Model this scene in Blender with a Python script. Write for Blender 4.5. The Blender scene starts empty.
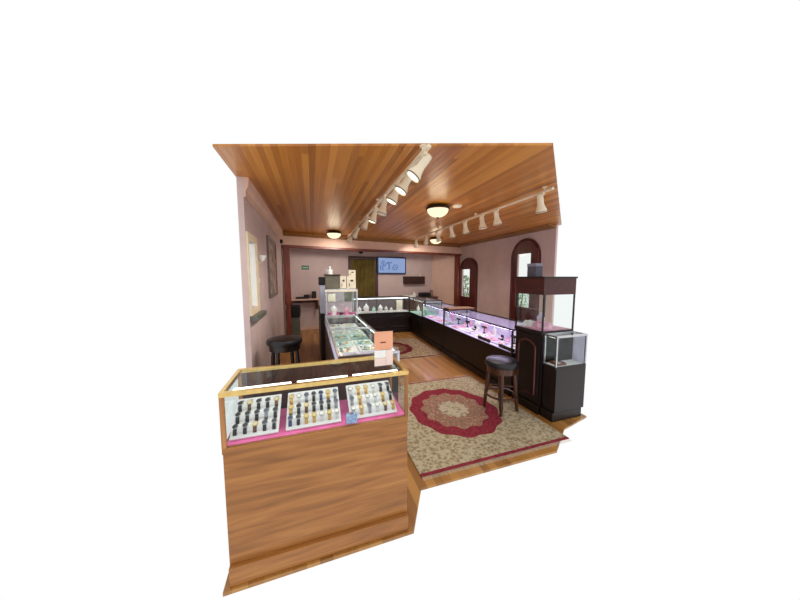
import bpy, bmesh, math, random
from mathutils import Vector, Matrix
rnd = random.Random(7)
PI = math.pi
S = bpy.context.scene
COL = S.collection
R = math.radians

# ------------------------------------------------------------------ materials
def lin(c):
    return tuple(((v/255)/12.92 if v/255 <= .04045 else ((v/255+.055)/1.055)**2.4) for v in c) + (1,)

def new_mat(name):
    m = bpy.data.materials.new(name); m.use_nodes = True
    nt = m.node_tree; nt.nodes.clear()
    return m, nt

def N(nt, kind, **kw):
    n = nt.nodes.new(kind)
    for k, v in kw.items():
        if k.startswith('i_'):
            n.inputs[int(k[2:])].default_value = v
        else:
            setattr(n, k, v)
    return n

def out(nt, sh):
    o = N(nt, 'ShaderNodeOutputMaterial'); nt.links.new(sh, o.inputs[0])

def ramp(nt, fac, stops, interp='LINEAR'):
    r = N(nt, 'ShaderNodeValToRGB'); r.color_ramp.interpolation = interp
    e = r.color_ramp.elements
    while len(e) < len(stops): e.new(.5)
    for i, (p, c) in enumerate(stops):
        e[i].position = p; e[i].color = lin(c)
    nt.links.new(fac, r.inputs[0]); return r.outputs[0]

def math_n(nt, op, a, b=None, c=None):
    n = N(nt, 'ShaderNodeMath', operation=op)
    for i, v in enumerate((a, b, c)):
        if v is None: continue
        if isinstance(v, (int, float)): n.inputs[i].default_value = v
        else: nt.links.new(v, n.inputs[i])
    return n.outputs[0]

def mixc(nt, fac, a, b):
    n = N(nt, 'ShaderNodeMix', data_type='RGBA')
    for i, v in ((0, fac), (6, a), (7, b)):
        if isinstance(v, (int, float)): n.inputs[i].default_value = v
        elif isinstance(v, tuple): n.inputs[i].default_value = v
        else: nt.links.new(v, n.inputs[i])
    return n.outputs[2]

def principled(nt, col=None, rough=.5, metal=0., bump=None, bstr=.2, bdist=.002, spec=.5, coat=0):
    p = N(nt, 'ShaderNodeBsdfPrincipled')
    if col is not None:
        if isinstance(col, tuple): p.inputs['Base Color'].default_value = col
        else: nt.links.new(col, p.inputs['Base Color'])
    if isinstance(rough, (int, float)): p.inputs['Roughness'].default_value = rough
    else: nt.links.new(rough, p.inputs['Roughness'])
    p.inputs['Metallic'].default_value = metal
    p.inputs['Specular IOR Level'].default_value = spec
    p.inputs['Coat Weight'].default_value = coat
    p.inputs['Coat Roughness'].default_value = .12
    if bump is not None:
        b = N(nt, 'ShaderNodeBump'); b.inputs['Strength'].default_value = bstr; b.inputs['Distance'].default_value = bdist
        nt.links.new(bump, b.inputs['Height']); nt.links.new(b.outputs[0], p.inputs['Normal'])
    out(nt, p.outputs[0]); return p

def simple(name, c, rough=.5, metal=0., var=.08, scale=12., spec=.5, coat=0, bstr=.1):
    m, nt = new_mat(name)
    tc = N(nt, 'ShaderNodeTexCoord'); no = N(nt, 'ShaderNodeTexNoise'); no.inputs['Scale'].default_value = scale
    no.inputs['Detail'].default_value = 4
    nt.links.new(tc.outputs['Object'], no.inputs['Vector'])
    a = tuple(max(0, v*(1-var)) for v in c); b = tuple(min(255, v*(1+var)) for v in c)
    col = ramp(nt, no.outputs[0], [(.3, a), (.7, b)])
    principled(nt, col, rough, metal, no.outputs[0], bstr, .002, spec, coat)
    return m

def emit(name, c, s):
    m, nt = new_mat(name)
    e = N(nt, 'ShaderNodeEmission'); e.inputs[0].default_value = lin(c); e.inputs[1].default_value = s
    out(nt, e.outputs[0]); return m

def glass(name, tint=(249, 252, 251), gl=.5):
    m, nt = new_mat(name)
    t = N(nt, 'ShaderNodeBsdfTransparent'); t.inputs[0].default_value = lin(tint)
    g = N(nt, 'ShaderNodeBsdfGlossy'); g.inputs['Roughness'].default_value = .02
    # both faces of a pane reflect alike (the node inverts the index on back faces)
    geo = N(nt, 'ShaderNodeNewGeometry'); f = N(nt, 'ShaderNodeFresnel')
    nt.links.new(math_n(nt, 'MULTIPLY_ADD', geo.outputs['Backfacing'], 1/1.45-1.45, 1.45), f.inputs[0])
    fac = math_n(nt, 'MULTIPLY', f.outputs[0], gl)
    mx = N(nt, 'ShaderNodeMixShader')
    nt.links.new(fac, mx.inputs[0]); nt.links.new(t.outputs[0], mx.inputs[1]); nt.links.new(g.outputs[0], mx.inputs[2])
    out(nt, mx.outputs[0]); return m

def wood(name, dark, mid, light, axis=2, rough=.35, scale=1., coat=0):
    """solid timber, grain along the given local axis"""
    m, nt = new_mat(name)
    tc = N(nt, 'ShaderNodeTexCoord'); mp = N(nt, 'ShaderNodeMapping')
    s = [14*scale]*3; s[axis] = 1.1*scale
    mp.inputs['Scale'].default_value = s
    nt.links.new(tc.outputs['Object'], mp.inputs['Vector'])
    no = N(nt, 'ShaderNodeTexNoise'); no.inputs['Scale'].default_value = 2.; no.inputs['Detail'].default_value = 6
    no.inputs['Distortion'].default_value = .6
    nt.links.new(mp.outputs[0], no.inputs['Vector'])
    col = ramp(nt, no.outputs[0], [(.28, dark), (.5, mid), (.74, light)])
    principled(nt, col, rough, 0, no.outputs[0], .12, .001, .5, coat)
    return m

def planks(name, width, length, cols, rough, groove, bstr, coat=0, rot=0):
    m, nt = new_mat(name)
    tc = N(nt, 'ShaderNodeTexCoord'); mp = N(nt, 'ShaderNodeMapping'); mp.inputs['Rotation'].default_value = (0, 0, rot)
    nt.links.new(tc.outputs['Object'], mp.inputs['Vector'])
    sp = N(nt, 'ShaderNodeSeparateXYZ'); nt.links.new(mp.outputs[0], sp.inputs[0])
    u = math_n(nt, 'DIVIDE', sp.outputs[0], width); ui = math_n(nt, 'FLOOR', u); uf = math_n(nt, 'FRACT', u)
    w1 = N(nt, 'ShaderNodeTexWhiteNoise', noise_dimensions='1D'); nt.links.new(ui, w1.inputs['W'])
    v = math_n(nt, 'ADD', math_n(nt, 'DIVIDE', sp.outputs[1], length), math_n(nt, 'MULTIPLY', w1.outputs[0], 7.3))
    vi = math_n(nt, 'FLOOR', v)
    cb = N(nt, 'ShaderNodeCombineXYZ'); nt.links.new(ui, cb.inputs[0]); nt.links.new(vi, cb.inputs[1])
    w2 = N(nt, 'ShaderNodeTexWhiteNoise', noise_dimensions='2D'); nt.links.new(cb.outputs[0], w2.inputs['Vector'])
    # grain
    gm = N(nt, 'ShaderNodeCombineXYZ')
    nt.links.new(math_n(nt, 'MULTIPLY', sp.outputs[0], 38.), gm.inputs[0])
    nt.links.new(math_n(nt, 'MULTIPLY', sp.outputs[1], 1.6), gm.inputs[1])
    nt.links.new(math_n(nt, 'MULTIPLY', w2.outputs[0], 40.), gm.inputs[2])
    no = N(nt, 'ShaderNodeTexNoise'); no.inputs['Scale'].default_value = 1.; no.inputs['Detail'].default_value = 5
    no.inputs['Distortion'].default_value = .5
    nt.links.new(gm.outputs[0], no.inputs['Vector'])
    f = math_n(nt, 'ADD', math_n(nt, 'MULTIPLY', w2.outputs[0], .62), math_n(nt, 'MULTIPLY', no.outputs[0], .4))
    col = ramp(nt, f, [(.12, cols[0]), (.5, cols[1]), (.9, cols[2])])
    edge = math_n(nt, 'MINIMUM', uf, math_n(nt, 'SUBTRACT', 1., uf))
    h = math_n(nt, 'MINIMUM', math_n(nt, 'DIVIDE', edge, groove), 1.)
    hh = math_n(nt, 'ADD', h, math_n(nt, 'MULTIPLY', no.outputs[0], .06))
    principled(nt, col, rough, 0, hh, bstr, .004, .5, coat)
    return m

def rug_mat(name, cols, rx, ry, bx, by, scale=1.):
    """oriental rug: beige field, crimson medallion with a flowered ring and a cream centre, crimson border"""
    m, nt = new_mat(name)
    tc = N(nt, 'ShaderNodeTexCoord'); sp = N(nt, 'ShaderNodeSeparateXYZ'); nt.links.new(tc.outputs['Object'], sp.inputs[0])
    x, y = sp.outputs[0], sp.outputs[1]
    ex = math_n(nt, 'DIVIDE', x, rx); ey = math_n(nt, 'DIVIDE', y, ry)
    e = math_n(nt, 'SQRT', math_n(nt, 'ADD', math_n(nt, 'MULTIPLY', ex, ex), math_n(nt, 'MULTIPLY', ey, ey)))
    ang = math_n(nt, 'ARCTAN2', ey, ex)
    lobes = math_n(nt, 'MULTIPLY', math_n(nt, 'COSINE', math_n(nt, 'MULTIPLY', ang, 12.)), .025)
    e = math_n(nt, 'ADD', e, lobes)
    no = N(nt, 'ShaderNodeTexNoise'); no.inputs['Scale'].default_value = 44*scale; no.inputs['Detail'].default_value = 3
    nt.links.new(tc.outputs['Object'], no.inputs['Vector'])
    vo = N(nt, 'ShaderNodeTexVoronoi'); vo.inputs['Scale'].default_value = 27*scale
    nt.links.new(tc.outputs['Object'], vo.inputs['Vector'])
    pat = math_n(nt, 'ADD', math_n(nt, 'MULTIPLY', no.outputs[0], .75), math_n(nt, 'MULTIPLY', vo.outputs[0], .4))
    crimson, crimson2, cream, beige, olive, brown = cols
    field = ramp(nt, pat, [(.34, olive), (.46, brown), (.56, beige), (.70, cream), (.82, brown)])
    flower = ramp(nt, pat, [(.34, crimson), (.44, olive), (.52, brown), (.58, crimson2), (.66, beige), (.78, crimson2)])
    red = ramp(nt, no.outputs[0], [(.3, crimson), (.62, crimson2), (.74, crimson2), (.8, beige)])
    centre = ramp(nt, pat, [(.35, beige), (.55, cream), (.75, olive)])
    def step(v, t): return math_n(nt, 'LESS_THAN', v, t)
    c = mixc(nt, step(e, 1.), field, red)
    c = mixc(nt, step(math_n(nt, 'ADD', e, math_n(nt, 'MULTIPLY', lobes, .6)), .72), c, flower)
    c = mixc(nt, step(e, .33), c, centre)
    ax = math_n(nt, 'ABSOLUTE', x); ay = math_n(nt, 'ABSOLUTE', y)
    bd = math_n(nt, 'SUBTRACT', by, ay)
    c = mixc(nt, step(bd, .028), c, red)
    fine = N(nt, 'ShaderNodeTexNoise'); fine.inputs['Scale'].default_value = 220.
    nt.links.new(tc.outputs['Object'], fine.inputs['Vector'])
    principled(nt, c, .95, 0, fine.outputs[0], .4, .003, .1)
    return m

M = dict(
    wall=simple('pink_plaster', (206, 184, 180), .85, var=.03, scale=3, spec=.2, bstr=.05),
    header=simple('pale_pink_paint', (222, 186, 168), .6, var=.03, scale=4, spec=.3, bstr=.03),
    ceiling=planks('varnished_ceiling_boards', .06, 3.2, ((146, 84, 28), (184, 114, 42), (210, 142, 62)), .30, .08, .5, .0),
    floor=planks('golden_oak_boards', .07, 1.1, ((138, 90, 38), (168, 116, 52), (190, 138, 70)), .36, .05, .25, .15),
    crown=wood('amber_crown_wood', (104, 64, 22), (138, 90, 34), (160, 108, 46), 1, .35),
    redtrim=wood('red_brown_trim', (84, 34, 24), (116, 52, 36), (140, 70, 48), 0, .4),
    redpost=wood('red_brown_post', (84, 34, 24), (120, 54, 38), (144, 72, 50), 2, .4),
    cherry=wood('dark_cherry', (12, 4, 4), (20, 7, 6), (32, 11, 9), 2, .45),
    cherryh=wood('dark_cherry_long', (12, 4, 4), (20, 7, 6), (32, 11, 9), 1, .45),
    oak=wood('honey_oak', (134, 84, 36), (162, 104, 48), (184, 124, 62), 1, .4),
    oakv=wood('honey_oak_upright', (120, 72, 34), (164, 108, 56), (190, 134, 78), 2, .4),
    arch=wood('mahogany_window', (52, 16, 16), (84, 28, 26), (104, 40, 34), 2, .35),
    stool=wood('walnut_stool_wood', (44, 22, 14), (76, 40, 24), (104, 62, 38), 2, .3),
    darkstool=wood('ebony_stool_wood', (14, 10, 9), (26, 18, 15), (38, 28, 22), 2, .35),
    leather=simple('black_leather', (26, 27, 32), .35, var=.15, scale=40),
    leatherb=simple('worn_black_leather', (18, 17, 18), .38, var=.15, scale=40),
    black=simple('black_metal', (16, 15, 17), .35, var=.1),
    blackmatte=simple('black_card', (20, 17, 20), .7, var=.1),
    gold=simple('brass', (228, 194, 124), .28, .9, var=.05, scale=30),
    silver=simple('silver', (205, 205, 210), .25, .9, var=.05, scale=30),
    bronze=simple('oiled_bronze', (58, 40, 28), .4, .6, var=.1),
    trackw=simple('cream_enamel', (232, 216, 188), .4, var=.02),
    white=simple('white_velvet', (240, 238, 240), .8, var=.02, spec=.2),
    lav=simple('lavender_satin', (222, 214, 240), .7, var=.04, spec=.3),
    pink=simple('magenta_cloth', (250, 118, 178), .8, var=.08, spec=.2),
    palepink=simple('pale_pink_satin', (240, 178, 204), .6, var=.08),
    mint=simple('mint_velvet', (176, 224, 204), .7, var=.05),
    paper=simple('cream_card', (232, 222, 200), .8, var=.03, spec=.2),
    blush=simple('blush_card', (246, 220, 212), .75, var=.03, spec=.2),
    paleteal=simple('sheen_teal_velvet', (208, 232, 228), .7, var=.05),  # pale teal also imitates the sky reflection on the left row's glass tops
    crownred=wood('oxblood_wood', (44, 10, 9), (66, 17, 15), (84, 26, 21), 1, .4),
    peach=simple('peach_card', (238, 172, 138), .75, var=.03, spec=.2),
    papwhite=simple('white_card', (246, 244, 240), .8, var=.01, spec=.2),
    greygreen=simple('grey_green_board', (104, 100, 84), .6, var=.08),
    olive=simple('olive_drape', (112, 96, 50), .85, var=.12, scale=5, spec=.1),
    maroon=wood('maroon_casing', (48, 20, 16), (70, 30, 24), (92, 44, 34), 2, .4),
    sign=simple('green_sign_plate', (70, 112, 84), .5, var=.05),
    grey=simple('grey_plastic', (96, 98, 88), .5, var=.06),
    greyback=simple('taupe_lining', (112, 102, 104), .7, var=.06),
    greybox=simple('slate_card', (82, 80, 92), .7, var=.06),
    greylid=simple('pale_slate_card', (128, 126, 140), .7, var=.06),
    tan=simple('tan_leather', (150, 116, 92), .6, var=.06),
    blue=simple('pale_blue_plastic', (206, 213, 236), .4, var=.04),
    cube=simple('ice_blue_acrylic', (150, 172, 214), .15, var=.2, scale=60),
    bluebezel=simple('navy_bezel', (34, 36, 84), .3, var=.05),
    sill=simple('cream_window_paint', (226, 208, 178), .5, var=.03),
    photo=simple('faded_print', (168, 146, 136), .6, var=.3, scale=9),
    pewter=simple('pewter_frame', (122, 114, 108), .4, .2, var=.1),
    brown=wood('brown_slat_wood', (40, 20, 14), (62, 32, 24), (82, 46, 36), 0, .45),
    sidebd=wood('sideboard_wood', (70, 44, 36), (104, 72, 60), (130, 96, 84), 0, .45),
    leaf=simple('overexposed_leaf', (146, 178, 128), .6, var=.25, scale=8, spec=.3),  # leaf green lightened to imitate overexposed daylight
    bark=simple('bark', (96, 78, 60), .9, var=.2),
    teal=simple('sea_green_enamel', (96, 160, 150), .4, var=.1),
    glass=glass('clear_glass'),
    pane=glass('window_glass', (250, 252, 250), .4),
    bowl=emit('lit_alabaster', (255, 238, 200), 1.25),
    bulb=emit('lit_bulb', (255, 240, 214), 3.),
    bulboff=simple('dim_bulb', (236, 224, 206), .3, var=.02),
    ledrow=emit('soft_white_led', (240, 252, 250), 7.),
    ledback=emit('back_white_led', (250, 252, 255), 12.),
    led=emit('white_led', (255, 252, 244), 4.),
    ledlav=emit('violet_white_led', (228, 208, 255), 26.),
    screen=emit('lit_screen', (160, 184, 230), .75),
    ink=emit('screen_blue_drawing', (92, 124, 190), .7),
)

# ------------------------------------------------------------------ mesh helper
class MB:
    def __init__(s): s.bm = bmesh.new()
    def _new(s, v0):
        return [v for v in s.bm.verts if v.index == -1 or v not in v0]
    def box(s, x0, x1, y0, y1, z0, z1, bev=0., mat=None):
        b2 = bmesh.new()
        bmesh.ops.create_cube(b2, size=1)
        for v in b2.verts:
            v.co = Vector(((x0+x1)/2+v.co.x*(x1-x0), (y0+y1)/2+v.co.y*(y1-y0), (z0+z1)/2+v.co.z*(z1-z0)))
        if bev:
            bmesh.ops.bevel(b2, geom=b2.edges[:], offset=bev, segments=2, affect='EDGES', profile=.6)
        return s._merge(b2, mat)
    def _merge(s, b2, mat=None):
        if mat is not None: bmesh.ops.transform(b2, matrix=mat, verts=b2.verts)
        me = bpy.data.meshes.new('tmp'); b2.to_mesh(me); b2.free()
        s.bm.from_mesh(me); bpy.data.meshes.remove(me); return s
    def lathe(s, prof, c=(0, 0, 0), n=24, mat=None, sx=1., sy=1.):
        b2 = bmesh.new(); rings = []
        for r, z in prof:
            if r <= 1e-6: rings.append([b2.verts.new((0, 0, z))])
            else: rings.append([b2.verts.new((r*sx*math.cos(2*PI*i/n), r*sy*math.sin(2*PI*i/n), z)) for i in range(n)])
        for a, b in zip(rings, rings[1:]):
            for i in range(n):
                j = (i+1) % n
                if len(a) == 1 and len(b) == 1: continue
                if len(a) == 1: b2.faces.new((a[0], b[i], b[j]))
                elif len(b) == 1: b2.faces.new((a[i], a[j], b[0]))
                else: b2.faces.new((a[i], a[j], b[j], b[i]))
        for rg in (rings[0], rings[-1]):
            if len(rg) > 2: b2.faces.new(rg)
        bmesh.ops.recalc_face_normals(b2, faces=b2.faces[:])
        T = Matrix.Translation(c)
        return s._merge(b2, T @ mat if mat is not None else T)
    def tube(s, pts, r, n=8, closed=False):
        b2 = bmesh.new(); pts = [Vector(p) for p in pts]; k = len(pts); rings = []
        rr = r if isinstance(r, (list, tuple)) else [r]*k
        for i, p in enumerate(pts):
            if closed: d = pts[(i+1) % k]-pts[i-1]
            else: d = pts[min(i+1, k-1)]-pts[max(i-1, 0)]
            d.normalize()
            up = Vector((0, 0, 1)) if abs(d.z) < .9 else Vector((1, 0, 0))
            a = d.cross(up).normalized(); b = d.cross(a)
            rings.append([b2.verts.new(p+(a*math.cos(2*PI*j/n)+b*math.sin(2*PI*j/n))*rr[i]) for j in range(n)])
        for i in range(k if closed else k-1):
            a, b = rings[i], rings[(i+1) % k]
            for j in range(n): b2.faces.new((a[j], a[(j+1) % n], b[(j+1) % n], b[j]))
        if not closed: b2.faces.new(rings[0]); b2.faces.new(rings[-1])
        bmesh.ops.recalc_face_normals(b2, faces=b2.faces[:])
        return s._merge(b2)
    def prism(s, poly, d0, d1, axis='z', mat=None, holes=None):
        """extrude a 2-D outline; axis z: (x,y), axis y: (x,z), axis x: (y,z)"""
        b2 = bmesh.new()
        def P(u, v, w): return (u, v, w) if axis == 'z' else ((u, w, v) if axis == 'y' else (w, u, v))
        vs = [b2.verts.new(P(u, v, d0)) for u, v in poly]; es = []
        loops = [vs]
        for h in holes or []: loops.append([b2.verts.new(P(u, v, d0)) for u, v in h])
        if holes:
            for lp in loops:
                for i in range(len(lp)): es.append(b2.edges.new((lp[i], lp[(i+1) % len(lp)])))
            bmesh.ops.triangle_fill(b2, use_beauty=True, use_dissolve=True, edges=es)
        else: b2.faces.new(vs)
        r = bmesh.ops.extrude_face_region(b2, geom=b2.faces[:])
        dv = Vector(P(0, 0, d1-d0))
        bmesh.ops.translate(b2, verts=[g for g in r['geom'] if isinstance(g, bmesh.types.BMVert)], vec=dv)
        bmesh.ops.recalc_face_normals(b2, faces=b2.faces[:])
        return s._merge(b2, mat)
    def build(s, name, mat, parent=None, loc=(0, 0, 0), rz=0., smooth=False, label=None):
        me = bpy.data.meshes.new(name); s.bm.to_mesh(me); s.bm.free()
        me.materials.append(mat if not isinstance(mat, str) else M[mat])
        if smooth:
            for p in me.polygons: p.use_smooth = True
            try: me.set_sharp_from_angle(angle=R(40))
            except Exception: pass
        o = bpy.data.objects.new(name, me); COL.objects.link(o)
        o.location = loc; o.rotation_euler = (0, 0, rz)
        if parent: o.parent = parent
        if label: o['label'] = label
        return o

def tag(o, label, cat, group=None):
    o['label'] = label; o['category'] = cat
    if group: o['group'] = group
    return o
def thing(name, label, cat, loc=(0, 0, 0), rz=0., group=None):
    o = bpy.data.objects.new(name, None); COL.objects.link(o)
    o.empty_display_size = .1; o.location = loc; o.rotation_euler = (0, 0, rz)
    return tag(o, label, cat, group)
def struct(o): o['kind'] = 'structure'; return o
def dup(root, loc, label, rot=None, group=None, mats=None):
    r = root.copy(); COL.objects.link(r); r.location = loc
    if rot is not None: r.rotation_euler = rot
    r['label'] = label
    if group: r['group'] = group
    for ch in list(root.children):
        c = ch.copy(); COL.objects.link(c); c.parent = r
        for g in list(ch.children):
            d = g.copy(); COL.objects.link(d); d.parent = c
    return r
def box_thing(name, label, cat, mat, dims, loc, rz=0., bev=.004, group=None):
    dx, dy, dz = dims
    o = MB().box(-dx/2, dx/2, -dy/2, dy/2, 0, dz, bev).build(name, mat, None, loc, rz)
    return tag(o, label, cat, group)

# ------------------------------------------------------------------ room shell
CZ = 2.64
LW, RW = -.69, 4.86
# back wall runs slightly askew: frame along it
WA = math.atan(.16); WO = Vector((-.7, 8.0, 0)); WD = Vector((math.cos(WA), math.sin(WA), 0)); WN = Vector((math.sin(WA), -math.cos(WA), 0))
def onback(s, off, z): return WO+WD*s+WN*off+Vector((0, 0, z))     # off = distance into the room
HA = math.atan(.162); HO = Vector((-.69, 7.0, 0)); HD = Vector((math.cos(HA), math.sin(HA), 0))

struct(MB().prism([(-.46, 1.375), (.55, 1.375), (.72, 1.66), (2.04, 1.66), (2.42, 1.90), (2.87, 2.0), (2.87, 2.3), (5.0, 4.2), (5.0, 9.2), (-.76, 9.2), (-.76, 3.3), (-.46, 2.2)], -.02, 0).build('floor', 'floor'))
struct(MB().prism([(-.76, 2.68), (1.93, 1.76), (5.0, 4.25), (5.0, 9.2), (-.76, 9.2)], CZ, CZ+.02).build('ceiling', 'ceiling'))

def rect(a0, a1, b0, b1): return [(a0, b0), (a1, b0), (a1, b1), (a0, b1)]
def arch_poly(y0, y1, z0, ztop, rise, n=16):
    c = (y0+y1)/2; h = (y1-y0)/2
    return [(y0, z0), (y1, z0)]+[(c+h*math.cos(PI*i/n), ztop-rise+rise*math.sin(PI*i/n)) for i in range(n+1)]

# left wall with the window opening beside its near edge
struct(MB().prism(rect(3.36, 8.1, 0, CZ), LW-.06, LW, 'x', holes=[rect(3.42, 3.86, 1.17, 1.98)]).build('wall_left', 'wall'))
# right wall
NW = dict(o=(4.835, 5.31, .80, 2.12), a=(4.60, 5.47, .35, 2.46, .44))
FWn = dict(o=(7.31, 7.86, .88, 1.82), a=(6.945, 7.90, .35, 2.17, .34))
struct(MB().prism(rect(4.25, 7.95, 0, CZ), RW, RW+.05, 'x',
       holes=[rect(NW['o'][0], NW['o'][1], NW['o'][2], NW['o'][3]), rect(FWn['o'][0], FWn['o'][1]-.02, FWn['o'][2], FWn['o'][3])]).build('wall_right', 'wall'))
struct(MB().box(0, 5.0, 0, .12, 0, CZ).build('wall_back', 'wall', None, WO, WA))
# angled end wall of the back area
a = Vector((4.16, 8.79, 0)); b = Vector((4.86, 7.93, 0)); d = b-a
struct(MB().box(0, d.length, 0, .1, 0, CZ).build('wall_back_side', 'header', None, a, math.atan2(d.y, d.x)))
# dropped header with its red-brown trim
hl = (Vector((4.87, 7.9, 0))-HO).length
struct(MB().box(0, hl, 0, .16, 2.33, CZ).build('wall_header', 'header', None, HO, HA))
struct(MB().box(0, hl-.06, -.02, .18, 2.27, 2.33, .005).build('trim_1', 'redtrim', None, HO, HA))
struct(MB().prism([(0, CZ), (0, 2.545), (-.04, 2.55), (-.14, 2.60), (-.17, CZ)], 0, hl-.1, 'x').build('trim_2', 'crown', None, HO, HA))
# posts at both ends of the opening
struct(MB().box(.05, .19, .0, .18, .86, 2.27, .006).build('trim_3', 'redpost', None, HO, HA))
struct(MB().box(.07, .17, .02, .16, 0, .86, .004).build('trim_4', 'redpost', None, HO, HA))
struct(MB().box(hl-.17, hl-.09, .0, .18, 0, 2.27, .006).build('trim_5', 'redpost', None, HO, HA))
# cornices along the side walls
struct(MB().prism([(LW, 2.43), (LW+.02, 2.43), (LW+.025, 2.5), (LW+.05, 2.55), (LW+.06, CZ), (LW, CZ)], 3.36, 7.02, 'y').build('trim_6', 'header'))
struct(MB().prism([(RW, 2.57), (RW-.03, 2.575), (RW-.20, 2.61), (RW-.22, CZ), (RW, CZ)], 4.25, 7.8, 'y').build('trim_7', 'crown'))
struct(MB().box(0, 4.4, -.018, 0, 0, .1, .004).build('baseboard_back', 'header', None, WO+WD*.02, WA))
struct(MB().box(LW, LW+.016, 3.36, 6.98, 0, .1, .004).build('baseboard_left', 'header'))

# windows
def arch_window(n, g):
    y0, y1, z0, z1 = g['o']; A = g['a']
    fr = struct(MB().prism(arch_poly(*A), RW-.05, RW-.001, 'x', holes=[rect(y0, y1, z0, z1)]).build('window_%d' % n, 'arch'))
    # raised arched moulding around the outline and the inner rebate
    ol = arch_poly(A[0]+.03, A[1]-.03, A[2], A[3]-.03, A[4]-.03)
    MB().tube([(RW-.055, y, z) for y, z in ol[1:]]+[(RW-.055, ol[0][0], ol[0][1])], .022, 8).build('arch_moulding', 'arch', fr, smooth=True)
    MB().prism(rect(y0, y1, z0, z1), RW-.045, RW-.01, 'x', holes=[rect(y0+.015, y1-.015, z0+.02, z1-.015)]).build('sash', 'arch', fr)
    MB().box(RW-.030, RW-.025, y0+.013, y1-.013, z0+.018, z1-.013).build('pane', 'pane', fr)
    zc = z0+(z1-z0)*.55
    return fr
arch_window(2, NW); arch_window(3, FWn)
w1 = struct(MB().prism(rect(3.37, 3.92, 1.10, 2.06), LW+.0, LW+.02, 'x', holes=[rect(3.42, 3.86, 1.17, 1.98)]).build('window_1', 'sill'))
MB().box(LW-.05, LW-.044, 3.42, 3.86, 1.17, 1.98).build('pane', 'pane', w1)
MB().box(LW-.058, LW-.0, 3.845, 3.859, 1.171, 1.979).build('bright_reveal_lining', 'papwhite', w1)  # white lining added so the reveal reads bright, as if sunlit
MB().box(LW-.055, LW-.04, 3.63, 3.65, 1.17, 1.98).build('glazing_bar', 'sill', w1)
MB().box(LW-.01, LW+.09, 3.38, 3.95, 1.04, 1.10, .008).build('window_sill', 'grey', w1)

# ------------------------------------------------------------------ ceiling fixtures
def flush_light(loc, label, r=.185):
    t = thing('ceiling_light', label, 'ceiling light', loc, 0, 'flush ceiling lights')
    MB().lathe([(0, 0), (r*.72, 0), (r*.8, -.012), (r*.98, -.03), (r, -.05), (r*.94, -.062), (r*.86, -.055), (0, -.05)], n=32).build('rim', 'bronze', t, smooth=True)
    pr = [(r*.88, -.056)]+[(r*.88*math.cos(a), -.056-.115*math.sin(a)) for a in [i*PI/16 for i in range(1, 8)]]+[(0, -.172)]
    MB().lathe(pr, n=32).build('bowl', 'bowl', t, smooth=True)
    MB().lathe([(0, -.165), (.02, -.172), (.014, -.186), (.006, -.195), (0, -.2)], n=12).build('finial', 'bronze', t, smooth=True)
    li = bpy.data.lights.new('bowl_lamp', 'POINT'); li.energy = 4; li.color = (1, .8, .55); li.shadow_soft_size = .15
    lo = bpy.data.objects.new('bowl_lamp', li); COL.objects.link(lo); lo.location = (loc[0], loc[1], loc[2]-.3)
flush_light((1.87, 3.75, CZ), 'largest flush ceiling light with glowing bowl, between the two track rails')
flush_light((.53, 6.58, CZ), 'flush ceiling light with glowing bowl left of both track rails, by the pink header')
flush_light((3.31, 6.73, CZ), 'smallest far flush ceiling light, just beyond the end of the right track heads')
tag(MB().lathe([(0, 0), (.075, 0), (.078, -.012), (.06, -.03), (.03, -.036), (0, -.036)], (0, 0, 0), 24).build('smoke_detector', 'trackw', None, (2.13, 3.62, CZ), smooth=True),
    'small round white smoke detector on the ceiling beside the largest ceiling light', 'smoke detector')

TZ = 2.575
def rail(x, y0, y1, label):
    t = thing('track_rail', label, 'track rail', (x, y0, TZ), 0, 'ceiling track rails')
    MB().prism([(-.018, 0), (.018, 0), (.018, .02), (.008, .02), (.008, .026), (-.008, .026), (-.008, .02), (-.018, .02)], 0, y1-y0, 'y').build('channel', 'trackw', t)
    for k in range(4):
        y = .12+k*(y1-y0-.24)/3
        MB().lathe([(0, .024), (.012, .024), (.012, CZ-TZ-.008), (.03, CZ-TZ-.008), (.03, CZ-TZ), (0, CZ-TZ)], (0, y, 0), 12).build('mount', 'trackw', t)
rail(.91, 1.99, 7.0, 'long white ceiling track rail on the left carrying eight lamps')
rail(2.71, 2.44, 6.95, 'long white ceiling track rail on the right, nearer the arched windows')

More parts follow.
